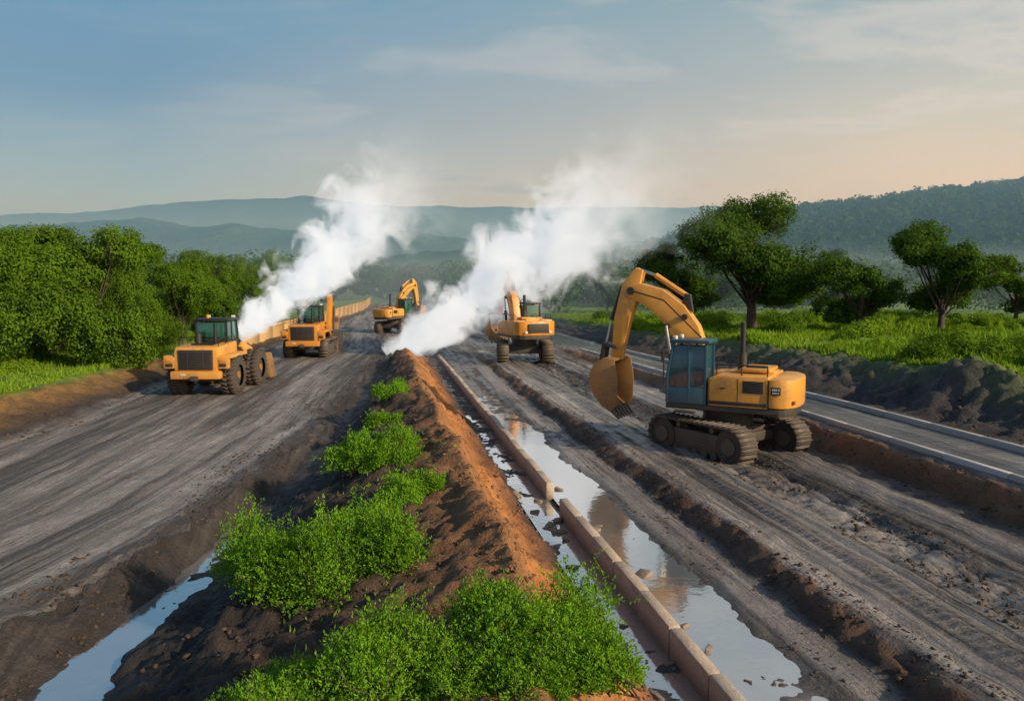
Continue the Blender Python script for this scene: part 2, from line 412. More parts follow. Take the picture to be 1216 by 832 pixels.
def track(name,cy,L,Hh,W,par,yaw=0,z0=0.):
    h=empty(name,(0,0,z0),yaw);h.parent=par
    r=Hh/2-.03;st=L-2*r;per=2*st+2*math.pi*r;n=int(per/.19);a=Acc()
    for i in range(n):
        t=i/n*per
        if t<st: px,pz,an=-st/2+t,0,0
        elif t<st+math.pi*r: th=(t-st)/r;px,pz,an=st/2+r*math.sin(th),r-r*math.cos(th),th
        elif t<2*st+math.pi*r: px,pz,an=st/2-(t-st-math.pi*r),2*r,math.pi
        else: th=(t-2*st-math.pi*r)/r;px,pz,an=-st/2-r*math.sin(th),r+r*math.cos(th),math.pi+th
        for (dx,dz,sx,sz) in ((0,.03,.175,.045),(-.05,-.01,.03,.07)):
            p=CUB*np.array((sx,W,sz))+np.array((dx,0,dz))
            X_=p[:,0]*math.cos(an)-p[:,2]*math.sin(an);Z_=p[:,0]*math.sin(an)+p[:,2]*math.cos(an)
            a.add(np.stack([px+X_,cy+p[:,1],.02+pz+Z_],1),CUF)
    a.obj('track_shoes',[TRK],parent=h)
    prism('track_frame',[(-st/2,.22),(st/2,.22),(st/2+.1,Hh*.5),(st/2-.2,Hh*.72),(-st/2+.2,Hh*.72),(-st/2-.1,Hh*.5)],cy-W*.3,cy+W*.3,TRK,h,.03)
    for sx in(-1,1):
        cyl('sprocket',(sx*st/2,cy-W*.36,r+.02),(sx*st/2,cy+W*.36,r+.02),r-.05,DARK,h,24)
        cyl('hub',(sx*st/2,cy-W*.43,r+.02),(sx*st/2,cy+W*.43,r+.02),r*.45,TRK,h,16)
    m=7
    for i in range(m):
        px=-st/2+st*(i+.5)/m;cyl('roller',(px,cy-W*.38,.2),(px,cy+W*.38,.2),.12,TRK,h,14)
    for px in(-st/4,st/4):cyl('top_roller',(px,cy-W*.36,Hh-.2),(px,cy+W*.36,Hh-.2),.08,TRK,h,12)
    return h
def cab(par,x0,x1,y0,y1,z0,z1,frame,glass,roofmat,base=None):
    p=.07;sl=.18
    prism('cab_glass',[(x0+.05,z0+.1),(x1-.04,z0+.1),(x1-.04,z0+(z1-z0)*.45),(x1-sl-.04,z1-.1),(x0+.05,z1-.1)],y0+.04,y1-.04,glass,par,.01)
    prism('cab_base',[(x0,z0),(x1,z0),(x1,z0+(z1-z0)*.24),(x0,z0+(z1-z0)*.28)],y0+.005,y1-.005,base or frame,par,.02)
    for yv in (y0,y1-p):
        box('pillar',(x0+p/2,yv+p/2,(z0+z1)/2),(p,p,z1-z0),frame,par,.015)
        box('pillar',(x0+(x1-x0)*.44,yv+p/2,(z0+z1)/2),(p,p,z1-z0-.1),frame,par,.015)
        prism('front_pillar',[(x1-p,z0),(x1,z0),(x1,z0+(z1-z0)*.45),(x1-sl,z1),(x1-sl-p,z1),(x1-p,z0+(z1-z0)*.45)],yv,yv+p,frame,par,.01)
    for xv in (x0,x1-.04):
        box('cross_bar',(xv+.03,(y0+y1)/2,z0+(z1-z0)*.36),(.05,y1-y0-.1,.06),frame,par,.01)
    box('roof',((x0+x1-sl)/2,(y0+y1)/2,z1+.02),(x1-x0-sl+.16,y1-y0+.1,.11),roofmat,par,.04)
    box('work_light',(x1-sl-.05,y0+.15,z1+.12),(.1,.16,.1),WHT,par,.02);box('work_light',(x1-sl-.05,y1-.15,z1+.12),(.1,.16,.1),WHT,par,.02)

def excavator(loc,yaw,track_yaw,cs=1,scale=1.,paint=YEL,cabm=TEAL,glass=GLS,grille=False,gauge=1.18):
    e=empty('excavator',loc,yaw);e.scale=(scale,)*3
    ty=track_yaw-yaw
    u=empty('undercarriage',(0,0,0),ty);u.parent=e
    for s_,nm in((1,'left_track'),(-1,'right_track')): track(nm,s_*gauge,3.6,1.12,.66,u)
    box('car_body',(0,0,.72),(1.6,1.8,.42),DARK,u,.06)
    box('axle_beam',(.75,0,.62),(.3,gauge*1.9,.3),DARK,u,.05);box('axle_beam',(-.75,0,.62),(.3,gauge*1.9,.3),DARK,u,.05)
    cyl('slew_ring',(0,0,.9),(0,0,1.42),.72,DARK,e,28)
    Y_=lambda v:v*cs
    def bx(n,c,s,m,b=.03):return box(n,(c[0],Y_(c[1]),c[2]),s,m,e,b)
    def pr(n,pts,a,b,m,bv=.03):return prism(n,pts,min(Y_(a),Y_(b)),max(Y_(a),Y_(b)),m,e,bv)
    bx('platform',(-.05,0,1.5),(3.2,2.36,.16),DARK,.03)
    pr('engine_housing',[(-1.35,1.58),(.32,1.58),(.32,2.36),(.1,2.46),(-1.35,2.48)],.42,1.22,paint,.05)
    pr('tank_housing',[(-1.35,1.58),(1.25,1.58),(1.25,2.15),(.5,2.38),(-1.35,2.46)],-.5,-1.22,paint,.05)
    pr('engine_deck',[(-1.35,1.58),(.2,1.58),(.2,2.42),(-.1,2.52),(-1.35,2.54)],.40,-.48,paint,.04)
    bx('hood',(-.85,-.05,2.57),(.85,1.3,.11),paint,.05)
    bx('hood_vent',(-.85,.25,2.635),(.55,.3,.03),BLACK,.008)
    pts=[(-1.35,1.24),(-1.62,1.22),(-1.86,1.10),(-2.02,.82),(-2.10,.4),(-2.12,0),(-2.10,-.4),(-2.02,-.82),(-1.86,-1.10),(-1.62,-1.22),(-1.35,-1.24)]
    prism('counterweight',pts,1.60,2.42,paint,e,.09,'Z')
    prism('counterweight_base',[(a*.96,b*.95) for a,b in pts],1.38,1.60,DARK,e,.03,'Z')
    bx('door_gap',(-.52,1.222,2.0),(.02,.02,.76),BLACK,0);bx('door_gap',(.28,1.222,2.0),(.02,.02,.68),BLACK,0);bx('door_gap',(-1.34,1.235,2.0),(.025,.02,.8),BLACK,0)
    bx('side_stripe',(-.5,1.224,1.68),(1.6,.02,.10),BLACK,.005)
    bx('vent_panel',(-.93,1.226,2.17),(.55,.02,.34),BLACK,.006)
    for i in range(5):bx('vent_slat',(-.93,1.236,2.05+i*.06),(.5,.02,.02),DARK,.003)
    bx('handle',(-.1,1.24,2.1),(.14,.03,.04),BLACK,.008)
    bx('decal_plate',(-1.55,1.234,2.10),(.26,.02,.22),BLACK,.004)
    for i,(dx,w) in enumerate(((-.08,.04),(-.02,.03),(.03,.05),(.08,.03))):
        bx('decal_mark',(-1.55+dx,1.246,2.14),(w,.012,.06),WHT,0);bx('decal_mark',(-1.55+dx*.9,1.246,2.05),(w,.012,.04),WHT,0)
    bx('rear_lamp',(-2.0,.9,1.78),(.08,.16,.1),ORG,.02)
    if grille:
        bx('rear_grille',(-2.13,0,2.03),(.06,1.25,.52),BLACK,.015)
        for i in range(6):bx('grille_slat',(-2.165,0,1.82+i*.085),(.03,1.15,.025),DARK,.004)
        for s_ in(1,-1):bx('tail_lamp',(-2.09,s_*.75,1.8),(.06,.16,.12),WHT,.01)
    y0,y1=sorted((Y_(.28),Y_(1.22)))
    cab(e,.36,1.55,y0,y1,1.58,3.36,cabm,glass,cabm)
    bx('cab_step',(.95,1.3,1.36),(.6,.22,.05),DARK,.01);bx('cab_step',(.95,1.28,1.1),(.45,.2,.04),DARK,.01)
    cyl('grab_rail',(1.62,Y_(1.2),2.1),(1.62,Y_(1.2),2.9),.02,BLACK,e,8)
    bx('mirror',(1.6,1.36,2.95),(.05,.16,.3),BLACK,.02)
    for (xa,xb,yv) in((-1.3,.1,1.12),(-1.3,.6,-1.12)):
        cyl('hand_rail',(xa,Y_(yv),2.76),(xb,Y_(yv),2.76),.02,BLACK,e,8)
        for t in(0,.5,1):cyl('rail_post',(xa+(xb-xa)*t,Y_(yv),2.4),(xa+(xb-xa)*t,Y_(yv),2.76),.018,BLACK,e,8)
    cyl('exhaust_pipe',(-.35,Y_(-.15),2.5),(-.35,Y_(-.15),3.9),.085,BLACK,e,16)
    cyl('exhaust_muffler',(-.35,Y_(-.15),2.5),(-.35,Y_(-.15),3.0),.13,DARK,e,18)
    b0,b1=(-.42,.02)
    zc=lambda z:z if z<3.1 else 3.1+(z-3.1)*.77
    Zc=lambda L:[(a,zc(b)) for a,b in L]
    top=Zc([(.55,2.35),(.70,3.1),(.95,3.95),(1.40,4.75),(2.05,5.35),(2.75,5.6),(3.24,5.5)])
    bot=Zc([(3.29,5.1),(2.75,4.8),(2.3,4.4),(1.9,3.85),(1.6,3.25),(1.35,2.7),(1.1,2.0),(.7,1.9)])
    pr('boom',top+bot,b0,b1,paint,.035)
    pr('boom_bracket',[(.5,1.6),(1.45,1.6),(1.2,2.4),(.6,2.4)],b0-.12,b0-.03,DARK,.01);pr('boom_bracket',[(.5,1.6),(1.45,1.6),(1.2,2.4),(.6,2.4)],b1+.03,b1+.12,DARK,.01)
    for yv in(b0-.1,b1+.1):
        cyl('boom_cylinder',(1.5,Y_(yv),1.75),(1.75,Y_(yv),2.9),.085,DARK,e,14);cyl('boom_rod',(1.75,Y_(yv),2.9),(1.9,Y_(yv),3.75),.05,CHR,e,12)
        cyl('hydraulic_hose',(.8,Y_(yv*.98),zc(3.5)),(2.0,Y_(yv*.98),zc(4.95)),.022,BLACK,e,8);cyl('hydraulic_hose',(2.0,Y_(yv*.98),zc(4.95)),(3.0,Y_(yv*.98),zc(5.3)),.022,BLACK,e,8)
    for (px,pz) in ((.95,2.3),(1.9,3.9),(1.35,4.3)):cyl('pin',(px,Y_(b0-.1),zc(pz)),(px,Y_(b1+.1),zc(pz)),.09,DARK,e,14)
    ym=(b0+b1)/2
    cyl('stick_cylinder',(1.35,Y_(ym),zc(5.1)),(2.35,Y_(ym),zc(5.93)),.085,paint,e,14);cyl('stick_rod',(2.35,Y_(ym),zc(5.93)),(2.85,Y_(ym),zc(6.15)),.045,CHR,e,12)
    pr('cylinder_bracket',Zc([(1.15,4.45),(1.5,4.85),(1.4,5.22),(1.25,5.18)]),ym-.09,ym+.09,DARK,.01)
    pr('stick',Zc([(2.72,6.12),(2.95,6.24),(3.38,5.6),(3.64,4.2),(3.72,2.75),(3.6,2.55),(3.40,2.62),(3.15,4.0),(2.90,5.0)]),b0+.05,b1-.05,paint,.025)
    cyl('boom_pin',(3.08,Y_(b0-.05),zc(5.3)),(3.08,Y_(b1+.05),zc(5.3)),.12,DARK,e,16)
    cyl('bucket_cylinder',(3.42,Y_(ym),zc(5.5)),(3.78,Y_(ym),zc(4.1)),.075,DARK,e,14);cyl('bucket_rod',(3.78,Y_(ym),zc(4.1)),(3.95,Y_(ym),3.1),.045,CHR,e,12)
    pr('bucket_link',[(3.88,3.12),(4.02,3.12),(4.12,2.6),(3.98,2.55)],b0+.02,b1-.02,DARK,.01);pr('bucket_link',[(3.5,2.95),(3.55,3.07),(4.0,3.16),(4.0,3.04)],b0+.0,b1-.0,DARK,.01)
    arc=[(3.40,2.68),(3.75,2.72),(4.05,2.55),(4.22,2.22),(4.22,1.85),(4.06,1.5),(3.80,1.22),(3.50,1.02)]
    inn=[(3.46,1.07),(3.75,1.27),(4.0,1.54),(4.15,1.86),(4.15,2.20),(4.0,2.49),(3.74,2.65),(3.44,2.61)]
    w0,w1=ym-.72,ym+.72
    pr('bucket_shell',arc+inn,w0,w1,STL,.006)
    side=arc+[(3.30,1.30),(3.28,2.0)]
    pr('bucket_side',side,w0-.035,w0-.003,STL,.004);pr('bucket_side',side,w1+.003,w1+.035,STL,.004)
    for i in range(5):
        yv=w0+.15+(w1-w0-.3)*i/4;pr('bucket_rib',[(4.03,2.57),(4.26,2.24),(4.28,1.84),(4.11,1.46),(3.83,1.17),(3.79,1.21),(4.05,1.49),(4.21,1.85),(4.20,2.22),(4.0,2.54)],yv-.035,yv+.035,TRK,.004)
    for i in range(6):
        yv=w0+.08+(w1-w0-.16)*i/5
        pr('tooth',[(3.60,1.14),(3.50,1.01),(3.26,.80),(3.24,.84),(3.44,1.12)],yv-.06,yv+.06,TRK,.008)
    return e

def wheel(par,x,y,r,w,side):
    h=empty('wheel',(x,y,r),0);h.parent=par;a=Acc();k=32
    prf=[(-w/2,r*.55),(-w/2,r*.86),(-w*.42,r*.95),(-w*.2,r),(w*.2,r),(w*.42,r*.95),(w/2,r*.86),(w/2,r*.55)]
    V_=[];F_=[];m=len(prf)
    for i in range(k):
        t=2*math.pi*i/k
        for (yy_,rr) in prf:V_.append((rr*math.cos(t),yy_,rr*math.sin(t)))
    for i in range(k):
        for j in range(m-1):F_.append((i*m+j,i*m+j+1,((i+1)%k)*m+j+1,((i+1)%k)*m+j))
    a.add(V_,F_)
    for i in range(26):
        t=2*math.pi*i/26
        for sg in(-1,1):
            p=CUB*np.array((.09,w*.46,.07));p[:,0]+=sg*p[:,1]*.35;p[:,1]+=sg*w*.25;p[:,2]+=r+.005
            a.add(np.stack([p[:,0]*math.cos(t)+p[:,2]*math.sin(t),p[:,1],-p[:,0]*math.sin(t)+p[:,2]*math.cos(t)],1),CUF)
    a.obj('tyre',[RUB],parent=h)
    cyl('rim',(0,-w*.30,0),(0,w*.30,0),r*.56,DARK,h,24);cyl('rim_plate',(0,-w*.36,0),(0,w*.36,0),r*.36,DARK,h,24);cyl('hub',(0,-w*.42,0),(0,w*.42,0),r*.2,ORG,h,14)

def loader(name,loc,yaw,tracks=False,arm=False,paint=YEL,glass=GLG,scale=1.):
    e=empty(name,loc,yaw);e.scale=(scale,)*3
    if tracks:
        for s_ in(1,-1):track('left_track' if s_>0 else 'right_track',s_*1.12,3.9,1.15,.6,e)
        box('chassis',(0,0,.75),(3.3,1.6,.5),DARK,e,.05)
    else:
        for xx in(-1.35,1.75):
            for s_ in(1,-1):wheel(e,xx,s_*1.14,.84,.64,s_)
            cyl('axle',(xx,-.9,.82),(xx,.9,.82),.16,DARK,e,14)
        box('rear_chassis',(-1.1,0,.95),(2.9,1.25,.5),DARK,e,.05);box('front_chassis',(1.6,0,1.0),(1.6,1.0,.55),DARK,e,.05)
    prism('engine_hood',[(-2.55,1.05),(-2.62,1.25),(-2.58,2.0),(-2.45,2.16),(-.1,2.26),(-.1,1.05)],-.92,.92,paint,e,.06)
    box('hood_vent',(-1.4,0,2.24),(.9,1.0,.03),BLACK,e,.01,(0,-.04,0))
    for s_ in(1,-1):
        prism('fender',[(-2.5,1.66),(-2.5,1.80),(-.2,1.80),(-.2,1.66)],min(s_*.9,s_*1.42),max(s_*.9,s_*1.42),paint,e,.04)
        box('tail_pod',(-2.45,s_*1.14,1.50),(.30,.48,.50),paint,e,.05)
        box('tail_lamp',(-2.615,s_*1.14,1.58),(.03,.28,.12),ORG,e,.01)
        box('lamp_bezel',(-2.61,s_*1.14,1.40),(.03,.30,.14),BLACK,e,.01)
        box('side_vent',(-1.5,s_*.925,1.45),(1.2,.02,.3),BLACK,e,.006)
        box('ladder',(-.2,s_*1.28,1.15),(.5,.25,.06),DARK,e,.01);box('ladder',(-.2,s_*1.25,.8),(.45,.22,.05),DARK,e,.01)
        cyl('hand_rail',(-2.2,s_*.84,2.5),(-.5,s_*.84,2.5),.02,BLACK,e,8)
        for xx in(-2.2,-1.35,-.5):cyl('rail_post',(xx,s_*.84,2.1),(xx,s_*.84,2.5),.018,BLACK,e,8)
    box('grille_frame',(-2.61,0,1.62),(.05,1.48,.86),DARK,e,.012);box('grille',(-2.63,0,1.62),(.05,1.34,.74),BLACK,e,.012)
    for i in range(9):box('grille_slat',(-2.665,0,1.31+i*.077),(.03,1.24,.02),DARK,e,.005)
    for s_ in(-.33,.33):box('grille_bar',(-2.67,s_,1.62),(.03,.03,.7),DARK,e,.005)
    box('counterweight',(-2.55,0,.98),(.42,2.1,.34),paint,e,.06);box('tow_hitch',(-2.8,0,.85),(.2,.3,.2),DARK,e,.03)
    box('number_plate',(-2.775,.5,1.0),(.02,.22,.08),WHT,e,.004)
    cab(e,-.75,.75,-.72,.72,2.0,3.22,BLACK,glass,BLACK)
    cyl('exhaust_pipe',(-1.2,-.35,2.2),(-1.2,-.35,3.1),.07,BLACK,e,14);cyl('air_cleaner',(-1.3,.35,2.2),(-1.3,.35,2.65),.13,DARK,e,16)
    cyl('beacon',(-.3,.3,3.3),(-.3,.3,3.45),.07,ORG,e,12);cyl('antenna',(-.6,-.6,3.2),(-.6,-.6,3.8),.012,BLACK,e,6)
    for s_ in(1,-1):
        prism('lift_arm',[(.9,1.9),(1.2,2.1),(2.4,1.75),(3.35,.75),(3.1,.55),(2.2,1.35),(1.1,1.7)],min(s_*.62,s_*.8),max(s_*.62,s_*.8),paint,e,.02)
        cyl('lift_cylinder',(1.1,s_*.5,1.1),(2.3,s_*.5,1.5),.08,DARK,e,12)
    w=1.35
    if tracks:
        prism('dozer_blade',[(2.55,.1),(2.75,.1),(2.68,.5),(2.75,1.0),(2.95,1.4),(2.8,1.42),(2.58,1.0),(2.5,.5)],-1.6,1.6,DARK,e,.015)
    else:
        prism('bucket',[(3.1,.35),(3.2,.15),(4.3,.12),(4.32,.18),(3.4,.28),(3.28,.5),(3.3,1.0),(3.55,1.35),(3.48,1.4),(3.15,1.05)],-w,w,STL,e,.01)
        for s_ in(1,-1):prism('bucket_side',[(3.12,.35),(3.2,.14),(4.3,.12),(3.55,1.38),(3.15,1.05)],s_*w-.03 if s_<0 else w+.003,s_*w-.003 if s_<0 else w+.03,STL,e,.006)
    if arm:
        yv=-.95
        prism('work_arm',[(.9,1.6),(1.25,1.7),(1.65,2.7),(1.8,3.5),(1.7,3.95),(1.45,3.95),(1.35,3.5),(1.2,2.8)],yv-.16,yv+.16,paint,e,.02)
        prism('work_stick',[(1.5,4.0),(1.8,4.0),(2.3,3.1),(2.6,2.4),(2.4,2.3),(2.0,3.0)],yv-.12,yv+.12,paint,e,.02)
        cyl('arm_cylinder',(1.4,yv-.25,1.6),(1.7,yv-.25,3.2),.07,DARK,e,12)
        prism('arm_bucket',[(2.25,2.4),(2.7,2.5),(2.9,2.1),(2.7,1.7),(2.3,1.6),(2.6,2.05)],yv-.4,yv+.4,STL,e,.02)
    return e
R_=math.radians
excavator((6.42,23.4,hz(6.42,23.4)-.0),R_(180-28),R_(180-56))
loader('wheel_loader',(-13.2,35.6,0.0),R_(90-0),False,False,YEL,GLG,.98)
loader('bulldozer',(-13.0,51.5,0.0),R_(90+2),True,True,ORG,GLG,.98)
excavator((-10.9,73.5,0),R_(52),R_(80),-1,.9,YEL,BLACK,GLG)
excavator((.75,48.4,0),R_(112),R_(92),-1,1.02,ORG,BLACK,GLG,True,1.3)

# ---------------------------------------------------------------- concrete barrier
a=Acc();yv=3.0
ang=math.atan(.175)
def rbox(acc,c,s,rot,bev=.015):
    bm=bmesh.new();bmesh.ops.create_cube(bm,size=1);bmesh.ops.scale(bm,vec=s,verts=bm.verts)
    bmesh.ops.bevel(bm,geom=bm.edges[:],offset=bev,segments=1,affect='EDGES')
    bmesh.ops.rotate(bm,matrix=Euler(rot).to_matrix(),verts=bm.verts);bmesh.ops.translate(bm,vec=c,verts=bm.verts)
    vs=[tuple(v.co) for v in bm.verts];bm.verts.index_update()
    q4=[[v.index for v in f.verts] for f in bm.faces if len(f.verts)==4];bm.free();acc.add(vs,q4)
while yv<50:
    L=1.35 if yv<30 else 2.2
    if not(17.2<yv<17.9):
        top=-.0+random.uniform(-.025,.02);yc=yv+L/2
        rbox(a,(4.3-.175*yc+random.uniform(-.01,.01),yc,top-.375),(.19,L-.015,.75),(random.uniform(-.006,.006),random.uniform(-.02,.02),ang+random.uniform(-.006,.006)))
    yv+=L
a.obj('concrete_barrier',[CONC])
a=Acc();yv=56
while yv<150:
    x0=float(np.interp(yv+2,YR,FX[4]))-1.5;x1=float(np.interp(yv+6,YR,FX[4]))-1.5
    for (za,zb,w) in((-.2,1.15,.3),(1.15,1.3,.5)):
        V_=[]
        for zz in(za,zb):V_+=[(x0-w/2,yv,zz),(x0+w/2,yv,zz),(x1+w/2,yv+3.95,zz),(x1-w/2,yv+3.95,zz)]
        a.add(V_,[(0,1,2,3),(4,5,6,7),(0,1,5,4),(1,2,6,5),(2,3,7,6),(3,0,4,7)])
    yv+=4
a.obj('retaining_wall',[mat_stone('tan_concrete',(.38,.23,.09),(.48,.31,.13))])
# kerbs of the raised lane on the right
KERB=mat_stone('kerb_concrete',(.34,.32,.30),(.46,.44,.42))
for cc,hh_ in ((13.82,.13),(16.25,.16)):
    a=Acc();yv=9.0
    while yv<52:
        L=2.0;yc=yv+L/2;za=float(np.interp(yv,YR,FZ[31]));zb=float(np.interp(yv+L,YR,FZ[31]))
        rbox(a,(cc-.175*yc,yc,(za+zb)/2+hh_/2-.06),(.15,L*1.015-.02,hh_+.12),(math.atan2(zb-za,L),0,ang),.012);yv+=L
    a.obj('kerb',[KERB])

# ---------------------------------------------------------------- soil clods
bm=bmesh.new();bmesh.ops.create_cube(bm,size=1);bmesh.ops.subdivide_edges(bm,edges=bm.edges[:],cuts=1,use_grid_fill=True)
bm.verts.ensure_lookup_table();LV=np.array([v.co[:] for v in bm.verts]);LV/=np.linalg.norm(LV,axis=1,keepdims=True)**.75
LV/=np.abs(LV).max();LF=np.array([[v.index for v in f.verts] for f in bm.faces]);bm.free()
def scatter(name,n,cl,cr,y0,y1,smin,smax,mat,leftmode=False):
    yv=y0*(y1/y0)**rng.random(n);c=rng.uniform(cl,cr,n);xv=c-sh(yv) if not leftmode else c
    kp=(fbm(xv*1.3,yv*.9,91,3)+rng.random(n)*.5)>.18;xv=xv[kp];yv=yv[kp];n=len(xv)
    zv=height(xv,yv)[0];sz=smin*(smax/smin)**(rng.random(n)**2.6)
    a=Acc();V_=LV[None]*(sz[:,None,None]*rng.uniform(.55,1.3,(n,1,3)))*(1+rng.normal(size=(n,len(LV),1))*.24)
    th=rng.random(n)*6.28;co,si=np.cos(th)[:,None],np.sin(th)[:,None]
    X_=V_[...,0]*co-V_[...,1]*si;Y2=V_[...,0]*si+V_[...,1]*co
    V_=np.stack([X_+xv[:,None],Y2+yv[:,None],V_[...,2]*.7+(zv+sz*.05)[:,None]],-1)
    F_=LF[None]+(np.arange(n)*len(LV))[:,None,None]
    a.add(V_.reshape(-1,3),F_.reshape(-1,4));a.obj(name,[mat])
scatter('soil_clods',4500,-3.2,1.4,5,40,.008,.06,CLOD)
scatter('soil_clods',7500,1.4,3.6,5,40,.008,.05,CLODB)
scatter('soil_clods',3200,6.6,7.6,6,45,.01,.045,CLOD)
scatter('soil_clods',4500,9.1,10.9,8,40,.01,.055,CLOD)
scatter('soil_clods',900,12.7,13.5,10,45,.015,.06,CLOD)
scatter('gravel',2600,3.3,4.15,5,40,.01,.07,mat_stone('gravel_stone',(.06,.05,.045),(.30,.24,.18)))
scatter('soil_clods',3800,-7.9,-6.3,7,40,.01,.05,CLOD,True)
scatter('soil_clods',1500,-16.8,-14.8,14,50,.015,.07,CLOD,True)
scatter('soil_clods',700,16.6,20,14,60,.02,.07,CLOD)
scatter('gravel',1500,4.5,6.5,8,40,.008,.04,CLOD)
a=Acc()
for i in range(26):
    yv=random.choice([random.uniform(16.5,18.6),random.uniform(8,20)]);xx=random.uniform(3.5,4.9)-.175*yv
    rbox(a,(xx,yv,hz(xx,yv)+.03),(random.uniform(.08,.28),random.uniform(.08,.3),random.uniform(.05,.12)),(random.uniform(-.4,.4),random.uniform(-.4,.4),random.random()*3),.01)
a.obj('concrete_rubble',[CONC])

# ---------------------------------------------------------------- shrubs
def shrub(loc,rx,ry,h,stems,lps,ls,seed):
    global rng
    rng=np.random.default_rng(seed);a=Acc();n=int(stems*1.25);ls=ls*.82
    nc=7;cc=np.stack([rng.uniform(-.55,.55,nc)*rx,rng.uniform(-.55,.55,nc)*ry,np.zeros(nc)],1);ch=rng.uniform(.5,1.,nc)*h;cr=rng.uniform(.40,.58,nc)
    k=rng.integers(0,nc,n);th=rng.random(n)*2*np.pi;el=np.arcsin(rng.random(n)**.8);rr=rng.uniform(.7,1.0,n)+(rng.random(n)<.12)*rng.uniform(.05,.3,n)
    base=cc[k]+np.stack([rng.normal(size=n)*.18*rx,rng.normal(size=n)*.18*ry,np.full(n,-.05)],1)
    tip=cc[k]+np.stack([np.cos(th)*np.cos(el)*rx*cr[k]*rr,np.sin(th)*np.cos(el)*ry*cr[k]*rr,np.sin(el)*ch[k]*rr],1)
    t=rng.uniform(.3,1.,(n,lps));P=base[:,None]+(tip-base)[:,None]*t[...,None]
    P[...,2]+=np.sin(t*np.pi)*.10*h;P+=rng.normal(size=P.shape)*ls*1.1*(1.3-t)[...,None]
    D=(tip-base)[:,None]/np.linalg.norm(tip-base,axis=1)[:,None,None]+rng.normal(size=P.shape)*.7+np.array((0,0,.25))
    P=P.reshape(-1,3);D=D.reshape(-1,3);m=len(P);sz=rng.uniform(.6,1.3,m)*ls
    leaves(a,P,sz,sz*.42,0,D)
    for i in range(0,n,6):
        b=base[i];tp=tip[i];tube(a,[b,(b+tp)/2+np.array((0,0,.06*h)),tp],[.012,.008,.003],1,3)
    o=a.obj('shrub',[LEAF_S,BARK]);o.location=loc;return o
def sh_at(x,y,rx,ry,h,st,l,ls,seed):shrub((x,y,hz(x,y)-.06),rx,ry,h,st,l,ls,seed)
sh_at(-1.9,7.5,1.25,.95,.95,1100,42,.045,1)
sh_at(.25,7.7,1.15,.85,.95,1050,42,.045,2)
sh_at(-.8,7.3,1.2,.85,1.0,1100,42,.042,3)
sh_at(-1.5,6.6,1.1,.7,.75,900,40,.040,31)
sh_at(.35,6.9,1.0,.6,.65,850,40,.040,32)
sh_at(-3.25,11.2,1.45,1.2,1.35,1300,44,.055,4)
sh_at(-2.1,11.5,1.25,1.0,1.3,1100,44,.055,5)
sh_at(-1.95,14.1,.9,.85,.8,800,40,.055,6)
sh_at(-3.0,17.6,1.25,1.1,1.2,950,40,.065,7)
sh_at(-2.5,17.2,.9,.9,.8,500,40,.065,71)
sh_at(-3.7,22.9,1.0,.9,.8,550,36,.07,8)
sh_at(-4.1,26.4,.75,.8,.6,400,30,.075,9)

# ---------------------------------------------------------------- trees
def tree_mesh(name,seed,h,w,th,nleaf,ls,mat,low=.3,nb=18,trunk=.28,rmin=.13,rmax=.27,flat=.72,dome=.8,top=.85,bot=-.95):
    global rng
    rng=np.random.default_rng(seed);random.seed(seed);a=Acc()
    cz=th+(h-th)*.5
    bl=[]
    for i in range(nb):
        an=i*2.4+rng.random();rad=(rng.random()**.5)*.74
        zz=bot+(top-bot)*((i*.618)%1);rad*=math.sqrt(max(.08,1-max(zz,0)**2*dome))
        bl.append((math.cos(an)*rad*w/2,math.sin(an)*rad*w/2,cz+zz*(h-th)*.42,rng.uniform(rmin,rmax)*w*.85))
    bl=np.array(bl)
    lean=rng.uniform(-.4,.4);tt=max(th,.6)
    f=(lean*.5,0,tt)
    tube(a,[(0,0,-.3),(lean*.15,.05,tt*.4),f,(lean,.1,max(cz,tt+.5)),(lean,.1,cz+(h-th)*.25)],[trunk*1.35,trunk,trunk*.8,trunk*.4,.04],1,9)
    for b in bl:
        s0=np.array(f)+np.array((lean*.3,.03,(cz-th)*rng.uniform(-.15,.6)))
        m=(s0+b[:3])/2+np.array((0,0,-.1*h*rng.random()+.05))
        r0=trunk*rng.uniform(.25,.42);tube(a,[s0,m,b[:3]],[r0,r0*.6,.02],1,5)
        for j in range(3):
            e=b[:3]+rdir(1)[0]*b[3]*.8;tube(a,[m*.3+b[:3]*.7,e],[r0*.4,.012],1,4)
    wgt=bl[:,3]**2;k=rng.choice(nb,nleaf,p=wgt/wgt.sum())
    sub=rdir(nb*18).reshape(nb,18,3)*rng.uniform(.65,1.15,(nb,18,1));kk=rng.integers(0,18,nleaf)
    off=rdir(nleaf)*rng.uniform(.15,.42,(nleaf,1));d=sub[k,kk]*.80+off
    d[:,2]*=flat;P=bl[k,:3]+d*bl[k,3:4]
    P[:,2]=np.maximum(P[:,2],low+rng.random(nleaf)*.3)
    N=off/.3+d*.9+np.array((0,0,.25))
    leaves(a,P,rng.uniform(.7,1.3,nleaf)*ls,rng.uniform(.45,.75,nleaf)*ls,0,None,N)
    return a.mesh(name,[mat,BARK])
def put(name,me,x,y,rot=0,s=1.,sz=None):
    o=mkobj(name,me);o.location=(x,y,hz(x,y)-.1);o.rotation_euler=(0,0,rot);o.scale=(s,s,s if sz is None else sz);return o
TL1=tree_mesh('bushy_tree',11,6.6,7.2,.2,46000,.14,LEAF_L,-.2,22,.16,.17,.29,.9,.75)
TL2=tree_mesh('bushy_tree',12,5.4,6.3,.1,40000,.14,LEAF_L,-.2,19,.14,.17,.30,.9,.75)
